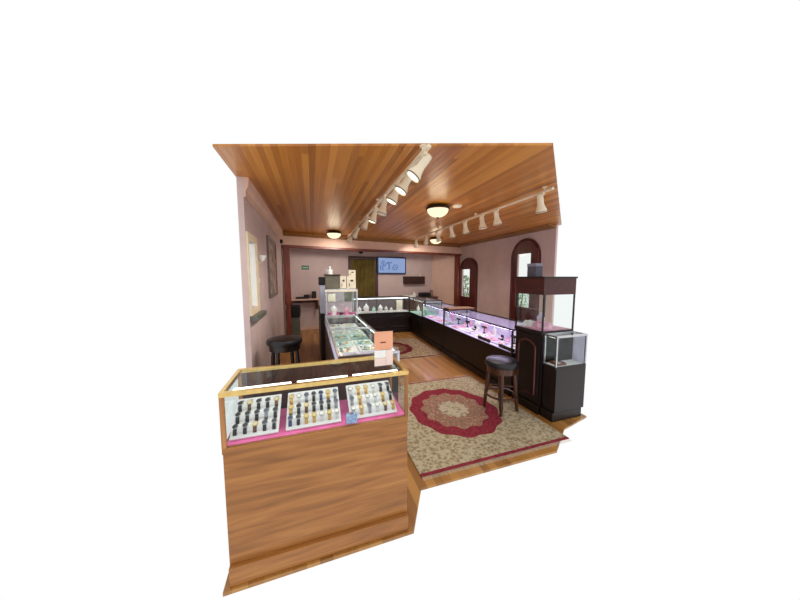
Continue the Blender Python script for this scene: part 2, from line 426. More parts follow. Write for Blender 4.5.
def head_parts(t, lit):
    """clip, arm, and a bell-shaped can whose axis is local -z before the tilt"""
    MB().box(-.014, .014, -.05, .05, -.022, 0, .003).build('clip', 'trackw', t)
    MB().tube([(0, 0, -.018), (0, 0, -.07)], .008, 8).build('arm', 'trackw', t)
def track_head(x, y, az, tilt, label, lit, spot=0, grp='lamps'):
    t = thing('track_lamp', label, 'track lamp', (x, y, TZ), 0, grp)
    head_parts(t, lit)
    # direction the can points to
    rot = Matrix.Rotation(az, 4, 'Z') @ Matrix.Rotation(-tilt, 4, 'Y')
    T = Matrix.Translation((0, 0, -.075)) @ rot
    prof = [(0, .075), (.026, .075), (.034, .066), (.037, .03), (.037, -.03), (.039, -.055), (.05, -.09), (.064, -.125), (.066, -.15), (.060, -.15), (.056, -.128), (0, -.11)]
    MB().lathe(prof, (0, 0, 0), 20, None).build('shade', 'trackw', t, smooth=True).matrix_local = T
    MB().lathe([(.062, -.137), (.068, -.137), (.068, -.143), (.062, -.143)], n=20).build('ring', 'bronze', t).matrix_local = T
    MB().lathe([(0, -.112), (.052, -.125), (.057, -.142), (.03, -.152), (0, -.155)], n=18).build('bulb', 'bulb' if lit else 'bulboff', t, smooth=True).matrix_local = T
    if spot:
        li = bpy.data.lights.new('track_spot', 'SPOT'); li.energy = spot; li.color = (1, .94, .86); li.spot_size = R(120); li.spot_blend = .6; li.shadow_soft_size = .05
        lo = bpy.data.objects.new('track_spot', li); COL.objects.link(lo)
        dirv = (rot @ Vector((0, 0, -1, 0))).to_3d()
        lo.location = Vector((x, y, TZ-.075))+dirv*.17
        lo.rotation_euler = dirv.to_track_quat('-Z', 'Y').to_euler()
ordn = ['nearest', 'second', 'third', 'fourth', 'fifth', 'sixth', 'seventh', 'farthest']
LY = [2.10, 2.47, 2.81, 3.36, 3.87, 4.48, 5.53, 6.32]
LA = [(R(165), R(38)), (R(172), R(32)), (R(165), R(28)), (R(165), R(14)), (R(160), R(20)), (R(170), R(26)), (R(120), R(42)), (R(110), R(48))]
for i, y in enumerate(LY):
    track_head(.91, y, LA[i][0], LA[i][1], '%s bell-shaped white lamp on the left ceiling track%s' % (ordn[i], ', glowing at its mouth' if i < 3 else ''), i in (0, 1, 2, 4, 6, 7), 40 if i > 5 else 22, 'lamps on the left track')
RY = [2.62, 3.44, 3.80, 4.31, 4.82, 5.44, 6.06, 6.72]
RA = [(R(20), R(18)), (R(15), R(16)), (R(160), R(-8)), (R(15), R(12)), (R(20), R(20)), (R(15), R(25)), (R(70), R(40)), (R(70), R(48))]
for i, y in enumerate(RY):
    track_head(2.71, y, RA[i][0], RA[i][1], '%s bell-shaped white lamp on the right ceiling track' % ordn[i], i in (5, 7), 40 if i > 5 else 22, 'lamps on the right track')

# ------------------------------------------------------------------ left wall picture and fixtures
t = thing('framed_picture', 'tall narrow framed print in a grey frame hanging on the left pink wall', 'picture', (LW, 5.3, 1.70))
MB().prism(rect(-.50, .50, -.50, .53), .0, .03, 'x', holes=[rect(-.44, .44, -.44, .47)]).build('frame', 'pewter', t)
MB().box(.004, .014, -.44, .44, -.44, .47).build('print', 'photo', t)
t = thing('wall_fixture', 'small white flared wall fixture beside the left window', 'wall lamp', (LW, 3.99, 1.74))  # white flared fixture on a small arm
MB().lathe([(0, 0), (.03, 0), (.03, .012), (0, .012)], (.0, 0, 0), 14, Matrix.Rotation(PI/2, 4, 'Y')).build('back_plate', 'trackw', t)
MB().tube([(.012, 0, 0), (.04, 0, 0), (.05, 0, .02)], .007, 8).build('arm', 'trackw', t)
MB().lathe([(.015, .02), (.03, .035), (.06, .10), (.056, .10), (.026, .04), (.012, .024)], (.055, 0, 0), 18).build('flared_shade', 'papwhite', t, smooth=True)
t = thing('wall_switch', 'small white switch on the left wall below the flared fixture', 'switch', (LW, 4.02, 1.5))
MB().box(0, .008, -.03, .03, -.03, .03, .002).build('plate', 'papwhite', t); MB().box(.008, .013, -.008, .008, -.014, .014).build('toggle', 'trackw', t)
t = thing('corner_sensor', 'small black sensor high in the left corner beside the pink header', 'sensor', (LW+.035, 6.83, 2.34))
MB().box(-.035, .02, -.03, .03, 0, .09, .008).build('body', 'black', t); MB().box(.02, .026, -.018, .018, .02, .06).build('lens', 'blackmatte', t)

# ------------------------------------------------------------------ back wall
def bt(name, label, cat, s, off, z): return thing(name, label, cat, onback(s, off, z), WA)
# doorway with olive curtain
d0, d1 = 1.80, 2.72
struct(MB().prism([(d0-.0, 0), (d0, 2.2), (d1+.06, 2.2), (d1+.06, 0), (d1-.05, 0), (d1-.05, 2.13), (d0+.07, 2.13), (d0+.07, 0)], -.045, -.0, 'y').build('door_1', 'maroon', None, WO, WA))
b2 = MB(); n = 90; pts = []
for i in range(n+1):
    u = i/n; pts.append((u*(d1-d0-.13), -.03-.022*math.sin(u*2*PI*9)-.008*math.sin(u*2*PI*3.3)))
b2.prism(pts+[(x, y+.008) for x, y in reversed(pts)], .02, 2.09)
t = bt('curtain', 'olive green floor-length curtain hanging in folds in the back doorway', 'curtain', d0+.075, .02, 0)
b2.build('drape', 'olive', t, smooth=True)
MB().tube([(-.01, -.03, 2.105), (d1-d0-.115, -.03, 2.105)], .012, 8).build('curtain_rod', 'bronze', t)
# television
t = bt('television', 'wall-mounted flat television showing a pale blue drawing, right of the curtain', 'television', 2.735, .0, 1.65)
W, Hh = 1.06, .56
MB().box(.3, .76, -.06, 0, .12, .44).build('wall_bracket', 'black', t)
MB().box(0, W, -.105, -.06, 0, Hh, .006).build('bezel', 'bluebezel', t)
scn = MB().box(.04, W-.04, -.108, -.104, .04, Hh-.04).build('screen', 'screen', t)
ink = MB()
def stroke(pts, r): ink.tube([(x, -.109, z) for x, z in pts], r, 6)
stroke([(.12, .12), (.10, .24), (.14, .36), (.20, .43), (.24, .40), (.20, .30), (.16, .20), (.22, .12)], .016)
stroke([(.22, .24), (.30, .33), (.38, .38), (.48, .36), (.52, .39)], .016)
stroke([(.40, .37), (.42, .24), (.40, .14)], .02)
stroke([(.54, .20), (.60, .30), (.70, .30), (.74, .22), (.68, .14), (.58, .14), (.54, .20)], .014)
stroke([(.60, .20), (.66, .24), (.70, .18)], .012)
ink.build('drawing', 'ink', scn)
tag(MB().lathe([(0, 0), (.075, 0), (.075, -.025), (.065, -.065), (.038, -.095), (0, -.105)], n=20).build('dome_camera', 'black', None, onback(2.19, .09, 2.375), smooth=True),
    'small black dome camera above the olive curtain', 'camera')
# its own little bracket belongs to the camera
cam_o = bpy.data.objects['dome_camera']
MB().box(-.03, .03, 0, .09, -.02, .01).build('bracket', 'black', cam_o, rz=WA)
t = bt('wall_sign', 'small green sign on the back wall left of the curtain', 'sign', .43, 0, 1.76)
MB().box(0, .2, -.012, 0, 0, .12, .003).build('plate', 'sign', t)
MB().box(.03, .17, -.014, -.011, .05, .072).build('pale_stripe', 'mint', t)
# slatted brown wall box
t = bt('wall_rack', 'dark brown slatted wooden wall box below and right of the television', 'wall rack', 3.73, 0, 1.30)
MB().box(0, .80, -.16, 0, 0, .27, .005).build('carcass', 'brown', t)
for k in range(4): MB().box(.02, .78, -.175, -.16, .02+k*.063, .062+k*.063, .003).build('slat', 'brown', t)
t = bt('figurine', 'tiny pale figurine standing on the brown slatted wall box', 'figurine', 4.38, .08, 1.57)
MB().lathe([(0, 0), (.04, 0), (.03, .03), (.024, .07), (.012, .085), (.02, .1), (.018, .118), (0, .128)], n=14).build('body', 'trackw', t, smooth=True)

# counter on the left of the back wall
t = bt('wall_counter', 'narrow pale counter along the back wall, behind the left opening', 'counter', .10, 0, 0)
MB().box(0, .72, -.36, 0, .90, .94, .006).build('worktop', 'header', t)
MB().box(.0, .03, -.33, 0, .62, .90).build('support', 'sidebd', t); MB().box(.69, .72, -.33, 0, .62, .90).build('support', 'sidebd', t)
MB().box(.03, .69, -.02, 0, .80, .90).build('rear_rail', 'sidebd', t)
t = bt('jewellery_case', 'low flat black case lying on the pale wall counter', 'case', .40, .2, .94)
MB().box(-.17, .17, -.1, .1, 0, .05, .008).build('body', 'blackmatte', t); MB().box(.05, .17, -.09, .09, .05, .11, .01).build('raised_lid', 'blackmatte', t)
tag(MB().box(-.055, .055, -.05, .05, 0, .2, .006).build('upright_box', 'blackmatte', None, onback(.72, .2, .94), WA), 'small upright black box at the right end of the pale wall counter', 'box')
t = thing('waste_bin', 'tall grey bin with a bulky black lid on the floor of the left opening', 'bin', (-.46, 7.5, 0))
MB().prism([(-.1, -.12), (.12, -.12), (.12, .12), (-.1, .12)], 0, .48).build('body', 'grey', t)
MB().box(-.135, .135, -.14, .14, .48, .80, .03).build('lid', 'blackmatte', t)
MB().box(-.09, .09, -.146, -.138, .56, .70).build('flap', 'black', t)

# sideboard on the right of the back wall
t = bt('sideboard', 'low brown sideboard against the back wall under the slatted box', 'sideboard', 3.62, .03, 0)
MB().box(0, 1.28, -.40, 0, .08, .83, .004).build('carcass', 'sidebd', t)
MB().box(-.02, 1.30, -.43, 0, .83, .86, .005).build('worktop', 'sidebd', t)
MB().box(.03, 1.25, -.37, 0, 0, .08).build('plinth', 'sidebd', t)
for k in range(3):
    dd = MB().box(.02+k*.42, .42+k*.42, -.415, -.40, .12, .80, .004).build('door', 'sidebd', t)
    MB().box(.37+k*.42, .39+k*.42, -.43, -.415, .42, .5).build('handle', 'black', dd)
def onsb(s, off): return onback(3.62+s, off, .86)
t = thing('printer', 'boxy dark machine sitting on the back sideboard', 'printer', onsb(.86, .22), WA)
MB().box(-.18, .18, -.14, .14, 0, .13, .012).build('body', 'black', t); MB().box(-.14, .14, -.19, -.14, .02, .035).build('paper_tray', 'black', t); MB().box(-.15, .15, -.1, .12, .13, .15, .005).build('lid', 'brown', t)
t = thing('photo_stand', 'thin dark upright frame at the right end of the sideboard', 'frame', onsb(1.14, .22), WA)
MB().prism(rect(-.05, .05, 0, .22), -.01, .01, 'y', holes=[rect(-.04, .04, .012, .208)]).build('frame', 'blackmatte', t)
MB().box(-.04, .04, -.002, .004, .012, .208).build('picture', 'photo', t)
tag(MB().lathe([(0, 0), (.07, 0), (.1, .03), (.11, .07), (.1, .075), (.06, .04), (0, .035)], n=20).build('white_bowl', 'papwhite', None, onsb(.08, .25), smooth=True), 'white bowl at the left end of the back sideboard', 'bowl')
tag(MB().lathe([(0, 0), (.05, 0), (.06, .03), (.055, .1), (.025, .14), (.02, .17), (.03, .18), (0, .18)], n=18).build('white_vase', 'papwhite', None, onsb(.42, .24), smooth=True), 'small white vase on the back sideboard left of the dark machine', 'vase')
box_thing('white_box', 'flat white box between the bowl and the vase on the sideboard', 'box', 'papwhite', (.16, .14, .07), onsb(.285, .22), WA)

# ------------------------------------------------------------------ display cases
def arch_panel(mb, x, y0, y1, z0, z1, ax='x'):
    ol = arch_poly(y0, y1, z0, z1, min(.1, (y1-y0)*.35), 10)
    mb.tube([(x, y, z) for y, z in ol]+[(x, ol[0][0], ol[0][1])], .012, 6)

def show_case(label, loc, rz, D, L, zd, zt, base, rmat, led, group, deck='white', posts=(), edge=.018, rear='lav', panel_n=0, endpost=None, nled=1, plinth=True, bar=(.024, .05)):
    """local x: 0 = customer side, D = staff side; local y: 0..L along the case"""
    t = thing('display_case', label, 'display case', loc, rz, group)
    MB().box(.012, D, 0, L, .1 if plinth else 0, zd-.03, .003).build('cabinet', base, t)
    if plinth: MB().box(-.012, D-.03, 0, L, 0, .1, .005).build('plinth', base, t)
    if panel_n:
        mb = MB(); w = L/panel_n
        for k in range(panel_n): arch_panel(mb, .010, k*w+.08, (k+1)*w-.08, .17, zd-.10)
        mb.build('panel_moulding', base, t, smooth=True)
    MB().box(0, D, 0, L, zd-.03, zd, .003).build('deck_edge', base, t)
    MB().box(.02, D-.03, .012, L-.012, zd, zd+.004).build('deck', deck, t)
    MB().box(.003, .009, .004, L-.004, zd, zt-.006).build('front_glass', 'glass', t)
    MB().box(.003, D-.003, .004, L-.004, zt-.006, zt).build('top_glass', 'glass', t)
    for y in (.004, L-.010): MB().box(.010, D-.02, y, y+.006, zd, zt-.006).build('end_glass', 'glass', t)
    MB().box(D-.018, D-.008, .012, L-.012, zd, zt-.02).build('rear_door', rear, t)
    e = edge
    for nm, b in (('front_rail', (0, e, 0, L)), ('rear_rail', (D-e, D, 0, L)), ('end_rail', (e, D-e, 0, e)), ('end_rail', (e, D-e, L-e, L))):
        MB().box(b[0]-.001, b[1]+.001, b[2]-.001, b[3]+.001, zt-e, zt+.003, .002).build(nm, rmat, t)
    for y in (0, L-e):
        MB().box(0, e, y, y+e, zd, zt-e, .002).build('post', endpost or rmat, t)
        MB().box(D-e, D, y, y+e, zd, zt-e, .002).build('post', endpost or rmat, t)
    for y in posts: MB().box(0, e*.7, y, y+e*.7, zd, zt-e).build('post', rmat, t)
    seg = (L-.06)/nled
    for k in range(nled):
        MB().box(bar[0], bar[1], .03+k*seg+.015, .03+(k+1)*seg-.015, zt-.026, zt-.012).build('light_bar', led, t)
    return t

# front case: honey oak and brass, three trays of watches
FZ, FT = .725, 1.0
show_case('glass watch case with brass rails and honey oak base, in the foreground', (.52, 1.40, 0), PI/2, .355, .955, FZ, FT, 'oak', 'gold', 'led', 'jewellery display cases', deck='pink', edge=.02, rear='brown', endpost='oakv', nled=3, bar=(.05, .085))
# left row: glass-topped cases running away from the front case
show_case('dark glass-topped case in the left row, nearest the watch case', (.66, 3.08, 0), PI, .49, 1.10, .80, .95, 'cherry', 'silver', 'ledrow', 'jewellery display cases', deck='white', rear='lav', panel_n=2, bar=(.0095, .0175))
show_case('dark glass-topped case in the left row, next to the stacked cream boxes tower', (.66, 4.19, 0), PI, .49, 1.10, .80, .95, 'cherry', 'silver', 'ledrow', 'jewellery display cases', deck='white', rear='lav', panel_n=2, bar=(.0095, .0175))
# back row
show_case('dark case across the back holding white busts, below the curtain and television', (2.60, 6.9, 0), PI/2, .5, 1.90, .575, .99, 'cherry', 'black', 'ledback', 'jewellery display cases', deck='white', panel_n=3, rear='greyback', posts=(.95,))
# right row, askew by a few degrees
RR = R(-3.27); RO = Vector((2.36, 2.0, 0)); RU = Vector((math.sin(-RR), math.cos(RR), 0)); RV = Vector((math.cos(RR), -math.sin(-RR), 0))
def onrow(u, v, z): return RO+RU*u+RV*v+Vector((0, 0, z))
show_case('long dark case in the right row, nearest, full of lavender-lit jewellery', onrow(.66, 0, 0), RR, .55, 2.065, .572, .884, 'cherry', 'black', 'ledlav', 'jewellery display cases', deck='lav')
show_case('middle dark case of the right row, pink and white trays inside', onrow(2.735, 0, 0), RR, .55, 1.275, .572, .90, 'cherry', 'black', 'ledlav', 'jewellery display cases', deck='lav')
show_case('far corner case of the right row with green and white displays inside', onrow(4.02, 0, 0), RR, .55, 1.12, .55, .955, 'cherry', 'black', 'ledback', 'jewellery display cases', deck='mint', panel_n=2)

# ------------------------------------------------------------------ watches in the front case
def tray(x0, x1, label):
    W = x1-x0
    t = thing('watch_tray', label, 'watch tray', (x0, 1.452, FZ+.005), 0, 'white watch trays in the front case')
    t.rotation_euler = (R(30), 0, 0)
    Ld = .235
    MB().box(0, W, 0, Ld, 0, .012, .003).build('board', 'white', t)
    for y in (.050, .118, .186):
        prof = [(0, 0)]+[(.026*math.cos(a), .022*math.sin(a)) for a in [i*PI/8 for i in range(9)]]
        MB().prism([(y+.026*math.cos(i*PI/8), .012+.02*math.sin(i*PI/8)) for i in range(9)], .01, W-.01, 'x').build('display_roll', 'white', t)
    MB().prism([(0, 0), (Ld*math.cos(R(30)), 0), (Ld*math.cos(R(30)), .0)][:2]+[(Ld, .0)], 0, 0.0001, 'z') if False else None
    # rear foot that carries the slope
    f = MB().box(.01, W-.01, Ld-.016, Ld-.008, -.118, 0).build('rear_foot', 'white', t)
    f.matrix_local = Matrix.Translation((0, Ld-.012, 0)) @ Matrix.Rotation(R(-30), 4, 'X') @ Matrix.Translation((0, -(Ld-.012), 0))
    return t
straps = {'black': simple('black_strap', (24, 22, 26), .5), 'brown': simple('brown_strap', (96, 62, 44), .5), 'gold': simple('gold_strap', (196, 158, 84), .3, .8),
          'steel': simple('steel_strap', (150, 152, 160), .3, .8), 'blue': simple('blue_strap', (44, 62, 110), .5), 'white': simple('white_strap', (206, 204, 204), .5)}
dials = {'black': simple('charcoal_dial', (40, 38, 42), .3), 'brown': simple('cream_dial', (220, 206, 170), .3), 'gold': simple('champagne_dial', (214, 190, 130), .3),
         'steel': simple('slate_dial', (84, 92, 112), .3), 'blue': simple('navy_dial', (30, 44, 90), .3), 'white': simple('pearl_dial', (236, 232, 226), .3)}
protos = {}
def watch(kind, loc, label, group):
    rot = (R(30), 0, 0)
    if kind in protos: return dup(protos[kind], loc, label, rot, group)
    t = thing('wristwatch', label, 'watch', loc, 0, group); t.rotation_euler = rot
    n = 12; outl = [(.033*math.cos(PI*i/n), .0235*math.sin(PI*i/n)-.001) for i in range(n+1)]; inn = [(.0295*math.cos(PI*i/n), .0205*math.sin(PI*i/n)-.001) for i in range(n, -1, -1)]
    MB().prism(outl+inn, -.0085, .0085, 'x').build('strap', straps[kind], t, smooth=True)
    MB().lathe([(0, .020), (.012, .020), (.0138, .022), (.0138, .029), (.0125, .0305), (.0115, .029), (0, .029)], n=18).build('watch_case', 'gold' if kind in ('gold', 'brown') else 'silver', t, smooth=True)
    MB().lathe([(0, .0285), (.0112, .0285), (.0112, .0298), (0, .0298)], n=18).build('dial', dials[kind], t)
    MB().box(.0136, .0165, -.002, .002, .024, .0275).build('crown', 'gold' if kind in ('gold', 'brown') else 'silver', t)
    protos[kind] = t; return t
rows = ['front', 'middle', 'back']
def fill(x0, x1, tname, kinds_by_row):
    W = x1-x0; c30, s30 = math.cos(R(30)), math.sin(R(30))
    for r, kinds in enumerate(kinds_by_row):
        m = len(kinds); cnt = {}
        for k, kd in enumerate(kinds):
            yl = (.050, .118, .186)[r]; zl = .0125
            x = x0+.022+(W-.044)*k/(m-1)
            loc = (x, 1.452+yl*c30-zl*s30, FZ+.005+yl*s30+zl*c30)
            o = ['first', 'second', 'third', 'fourth', 'fifth', 'sixth', 'seventh'][k]
            watch(kd, loc, '%s-strapped wristwatch, %s from the left in the %s row of the %s' % (kd, o, rows[r], tname), 'watches in the %s' % tname)
B, Br, G, St, Bl, Wh = 'black', 'brown', 'gold', 'steel', 'blue', 'white'
TR = [(-.415, -.19, 'left watch tray'), (-.155, .135, 'middle watch tray'), (.185, .468, 'right watch tray')]
tray(TR[0][0], TR[0][1], 'white sloping tray of mostly black watches at the left end of the front case')
tray(TR[1][0], TR[1][1], 'white sloping tray of mixed watches in the middle of the front case')
tray(TR[2][0], TR[2][1], 'white sloping tray of pale and gold watches at the right end of the front case')
fill(*TR[0], [[B, B, Br, B, B], [B, B, B, St, B], [B, Br, B, B, Br]])
fill(*TR[1], [[Bl, B, G, G, Wh, G, Wh], [G, B, Br, B, B, B, St], [G, Wh, St, B, Bl, G, St]])
fill(*TR[2], [[Wh, G, St, Wh, Br, G], [St, G, Wh, Wh, G, B], [Wh, G, G, Wh, B, B]])
# small clear cube in front of the right tray
t = thing('ring_cube', 'small ice-blue cube at the front glass before the right watch tray', 'display cube', (.19, 1.432, FZ+.005))
MB().box(-.03, .03, -.017, .017, 0, .05, .004).build('block', 'cube', t); MB().lathe([(.009, .05), (.012, .05), (.012, .054), (.009, .054)], n=14).build('ring', 'silver', t)
# card in a clear stand on the case top
t = thing('card_stand', 'peach and white card in a clear stand on top of the watch case', 'card stand', (.385, 1.455, FT+.003))
MB().box(-.06, .06, -.002, .002, .02, .235).build('clear_sleeve', 'glass', t)
MB().box(-.065, .065, -.03, .03, 0, .006).build('foot', 'glass', t)
c_ = MB().box(-.055, .055, -.006, -.003, .125, .232).build('peach_card', 'peach', t)
MB().box(-.055, .012, -.006, -.003, .078, .122).build('white_card', 'papwhite', t)
MB().box(.014, .055, -.006, -.003, .03, .122).build('pale_pink_card', 'blush', t)
MB().box(-.055, .012, -.006, -.003, .03, .075).build('pale_pink_card', 'blush', t)
MB().box(-.02, .012, -.0075, -.006, .165, .172).build('printed_line', 'redtrim', c_)

# ------------------------------------------------------------------ left row contents
def ring_tray(loc, rz, dx, dy, label, mat, cat='jewellery tray', group=None, bits=('gold', 'silver'), n=10):
    t = thing('jewellery_tray', label, cat, loc, rz, group)
    MB().prism(rect(-dx/2, dx/2, -dy/2, dy/2), 0, .02, 'z', holes=[rect(-dx/2+.008, dx/2-.008, -dy/2+.008, dy/2-.008)]).build('rim', mat, t)
    MB().box(-dx/2+.008, dx/2-.008, -dy/2+.008, dy/2-.008, 0, .012).build('pad', mat, t)
    for bi, bm_ in enumerate(bits):
        mb = MB()
        for k in range(n):
            x = rnd.uniform(-dx/2+.03, dx/2-.03); y = rnd.uniform(-dy/2+.03, dy/2-.03); r = rnd.uniform(.008, .015)
            mb.tube([(x+r*math.cos(a), y+r*math.sin(a), .016) for a in [i*PI/5 for i in range(10)]], .003, 5, True)
        o = mb.build('jewellery', bm_, t); o['kind'] = 'stuff'
    return t
lrow = [(2.10, .22, 'white'), (2.36, .22, 'lav'), (2.62, .22, 'white'), (2.88, .20, 'paleteal'), (3.21, .20, 'paleteal'), (3.46, .22, 'white'), (3.72, .22, 'paleteal'), (3.99, .22, 'white')]
names = {'white': 'white', 'lav': 'lavender', 'paleteal': 'pale teal'}
for i, (y, w, mt) in enumerate(lrow):
    for j, x in enumerate((.305, .525)):
        ring_tray((x, y, .806), 0, .19, w, '%s jewellery tray, %s pair from watch case, left row %s side' % (names[mt], ordn[i] if i else 'first', ('staff', 'aisle')[j]), mt, group='jewellery trays in the left row', bits=('gold', 'silver', 'teal'), n=7)
# tall glass tower at the end of the left row
t = thing('showcase_tower', 'glass tower case at the far end of the left row, cream boxes on top', 'display case', (.19, 4.21, 0), 0)
MB().box(0, .5, 0, .44, 0, .90, .004).build('cabinet', 'cherry', t)
MB().box(-.003, .503, -.003, .443, .90, .93, .004).build('ledge', 'silver', t)
MB().box(.02, .48, .02, .42, .93, .936).build('deck', 'pink', t)
for nm, b in (('front_glass', (.02, .48, .003, .008)), ('rear_glass', (.02, .48, .432, .437)), ('side_glass', (.003, .008, .02, .42)), ('side_glass', (.492, .497, .02, .42))):
    MB().box(b[0], b[1], b[2], b[3], .935, 1.34).build(nm, 'glass', t)
for x in (0, .48):
    for y in (0, .42): MB().box(x, x+.02, y, y+.02, .93, 1.36, .002).build('post', 'silver', t)
MB().box(0, .5, 0, .44, 1.345, 1.362, .003).build('crown', 'silver', t)
MB().box(.06, .44, .012, .03, 1.332, 1.344).build('light_bar', 'ledback', t)  # added strip hidden behind the fascia, brightens the tower's inside
MB().box(.0, .5, -.002, .003, 1.318, 1.346).build('fascia', 'paper', t)
MB().box(.02, .48, .05, .42, 1.145, 1.152).build('shelf', 'glass', t)
MB().box(.03, .47, .40, .41, .94, 1.33).build('backing', 'white', t)
def bust(loc, rz, h, label, mat='white', grp=None, cat='necklace bust'):
    t = thing('necklace_bust', label, cat, loc, rz, grp)
    s = h/.2
    MB().lathe([(0, 0), (.05*s, 0), (.055*s, .008*s), (.045*s, .02*s), (.062*s, .07*s), (.07*s, .11*s), (.045*s, .145*s), (.022*s, .165*s), (.02*s, .195*s), (0, .2*s)], n=18, sx=1., sy=.6).build('form', mat, t, smooth=True)
    n = 12
    MB().tube([(.05*s*math.cos(a), -.043*s+.01*s*abs(math.cos(a)), .125*s-.05*s*math.sin(a)) for a in [PI*i/n for i in range(n+1)]], .0025*s, 5).build('necklace', 'gold', t)
    return t
bust((.32, 4.34, .936), 0, .17, 'white necklace bust at the left inside the glass tower')
bust((.53, 4.36, .936), 0, .13, 'low white necklace bust at the right inside the glass tower', 'palepink')
box_thing('velvet_box', 'small black velvet box on the pink floor of the glass tower', 'box', 'blackmatte', (.05, .05, .04), (.43, 4.29, .936))
box_thing('cream_box', 'cream carton on the glass shelf, left inside the tower', 'box', 'paper', (.12, .1, .13), (.29, 4.4, 1.152))
box_thing('grey_card', 'dark grey framed card on the glass shelf, right inside the tower', 'card', 'greygreen', (.12, .02, .15), (.56, 4.38, 1.152))
# on top of the tower
t = thing('mirror_box', 'grey-green panelled box with a dark cap on top of the glass tower', 'box', (.31, 4.42, 1.365))
MB().box(-.11, .11, -.06, .06, 0, .205, .003).build('body', 'greygreen', t); MB().box(-.13, .13, -.075, .075, .205, .228, .004).build('cap', 'brown', t)
t = thing('angel_figurine', 'white angel figurine standing on the dark cap of the grey-green box', 'figurine', (.275, 4.42, 1.593))
MB().lathe([(0, 0), (.05, 0), (.045, .02), (.028, .065), (.02, .08), (.01, .085), (.02, .1), (.02, .115), (0, .128)], n=16).build('body', 'papwhite', t, smooth=True)
for s_ in (-1, 1): MB().prism([(s_*.012, .05), (s_*.055, .09), (s_*.05, .045), (s_*.02, .03)], .008, .014, 'y').build('wing', 'papwhite', t)
def carton(loc, dims, label):
    dx, dy, dz = dims
    t = thing('gift_carton', label, 'box', loc, 0, 'cream cartons on the glass tower')
    MB().box(-dx/2, dx/2, -dy/2, dy/2, 0, dz, .002).build('body', 'paper', t)
    MB().box(-dx*.1, dx*.22, -dy/2-.002, -dy/2, dz*.55, dz*.7).build('printed_mark', 'brown', t)
    MB().box(-dx*.3, -dx*.18, -dy/2-.002, -dy/2, dz*.15, dz*.4).build('printed_mark', 'pewter', t)
carton((.482, 4.42, 1.365), (.10, .1, .20), 'shorter cream carton standing on the left of the tower top')
carton((.615, 4.42, 1.365), (.145, .1, .20), 'larger cream carton standing on the right of the tower top')
carton((.63, 4.42, 1.565), (.115, .09, .10), 'small cream carton stacked highest on the glass tower')
box_thing('low_cabinet', 'dark cabinet continuing the left row behind the glass tower', 'cabinet', 'cherry', (.55, 1.5, .91), (.395, 5.45, 0))
t = thing('capped_canister', 'tall pale blue canister with a black cap left of the glass tower', 'canister', (.165, 4.82, .91))
MB().box(-.045, .045, -.05, .05, 0, .50, .01).build('body', 'blue', t); MB().box(-.06, .06, -.06, .06, .50, .64, .012).build('cap', 'black', t)

# ------------------------------------------------------------------ back row contents
for i, (x, h, mt) in enumerate([(.92, .2, 'mint'), (1.22, .16, 'white'), (1.40, .24, 'white'), (1.62, .15, 'mint'), (1.80, .2, 'white'), (1.98, .15, 'white'), (2.12, .12, 'white')]):
    bust((x, 7.12+.05*(i % 2), .580), 0, h, '%s %s bust, %s from the left in the back case' % ('tall' if h > .19 else 'short', {'mint': 'pale green', 'white': 'white'}[mt], ['first', 'second', 'third', 'fourth', 'fifth', 'sixth', 'seventh'][i]), mt, 'busts in the back case')
for i, x in enumerate((1.35, 1.85, 2.3)):
    ring_tray((x, 7.0, .580), 0, .36, .12, 'low white tray at the front of the back case, %s' % ('left of the centre post', 'right of the centre post', 'beneath the cream card')[i], 'white', group='trays in the back case')
t = thing('price_card', 'cream upright card at the right end of the back case', 'card', (2.36, 7.10, .580))
MB().box(-.09, .09, -.004, .004, .03, .31).build('card', 'paper', t); MB().box(-.1, .1, -.03, .03, 0, .03, .004).build('foot', 'white', t)

# ------------------------------------------------------------------ right row contents
def rpos(u, v, dz=.577): return onrow(u, v, dz)
cells = [(.84, 'white'), (1.10, 'lav'), (1.36, 'palepink'), (1.62, 'white'), (1.88, 'lav'), (2.14, 'white'), (2.40, 'palepink'), (2.90, 'white'), (3.16, 'palepink'), (3.42, 'white'), (3.68, 'palepink'), (3.86, 'white')]
cn = {'white': 'white', 'lav': 'lavender', 'palepink': 'pink'}
on12 = ['first', 'second', 'third', 'fourth', 'fifth', 'sixth', 'seventh']
for i, (u, mt) in enumerate(cells):
    near = i < 7
    where = 'nearest case' if near else 'middle case'
    k = i if near else i-7
    ring_tray(rpos(u, .17), RR, .20, .22 if i < 10 else .16, '%s jewellery tray, %s along the front of the %s in the right row' % (cn[mt], on12[k], where), mt, group='trays in the right row', bits=('silver', 'gold'), n=6)
    bust(rpos(u, .42), RR-PI/2, .15+.03*(i % 3), '%s necklace bust, %s along the back of the %s in the right row' % (cn[cells[(i+2) % 12][1]], on12[k], where), cells[(i+2) % 12][1], 'busts in the right row')
def tbar(u, v, label):
    t = thing('bracelet_stand', label, 'bracelet stand', rpos(u, v, .60), RR, 'black bracelet stands in the right row')
    MB().lathe([(0, 0), (.03, 0), (.03, .008), (.008, .012), (.008, .10), (0, .10)], n=12).build('pillar', 'blackmatte', t)
    MB().tube([(0, -.055, .105), (0, .055, .105)], .018, 10).build('bar', 'blackmatte', t)
def ring_box(u, v, mat, cname, label):
    t = thing('ring_box', label, 'ring box', rpos(u, v, .577), RR-PI/2, 'ring boxes in the right row')
    MB().box(-.032, .032, -.028, .028, 0, .034, .004).build('base', mat, t)
    MB().box(-.032, .032, .022, .034, .030, .082, .004).build('lid', mat, t)
    MB().box(-.024, .024, -.022, .022, .034, .037).build('cushion', 'white', t)
    MB().tube([(.009*math.cos(a), 0, .046+.009*math.sin(a)) for a in [i*PI/6 for i in range(12)]], .002, 5, True).build('ring', 'gold', t)
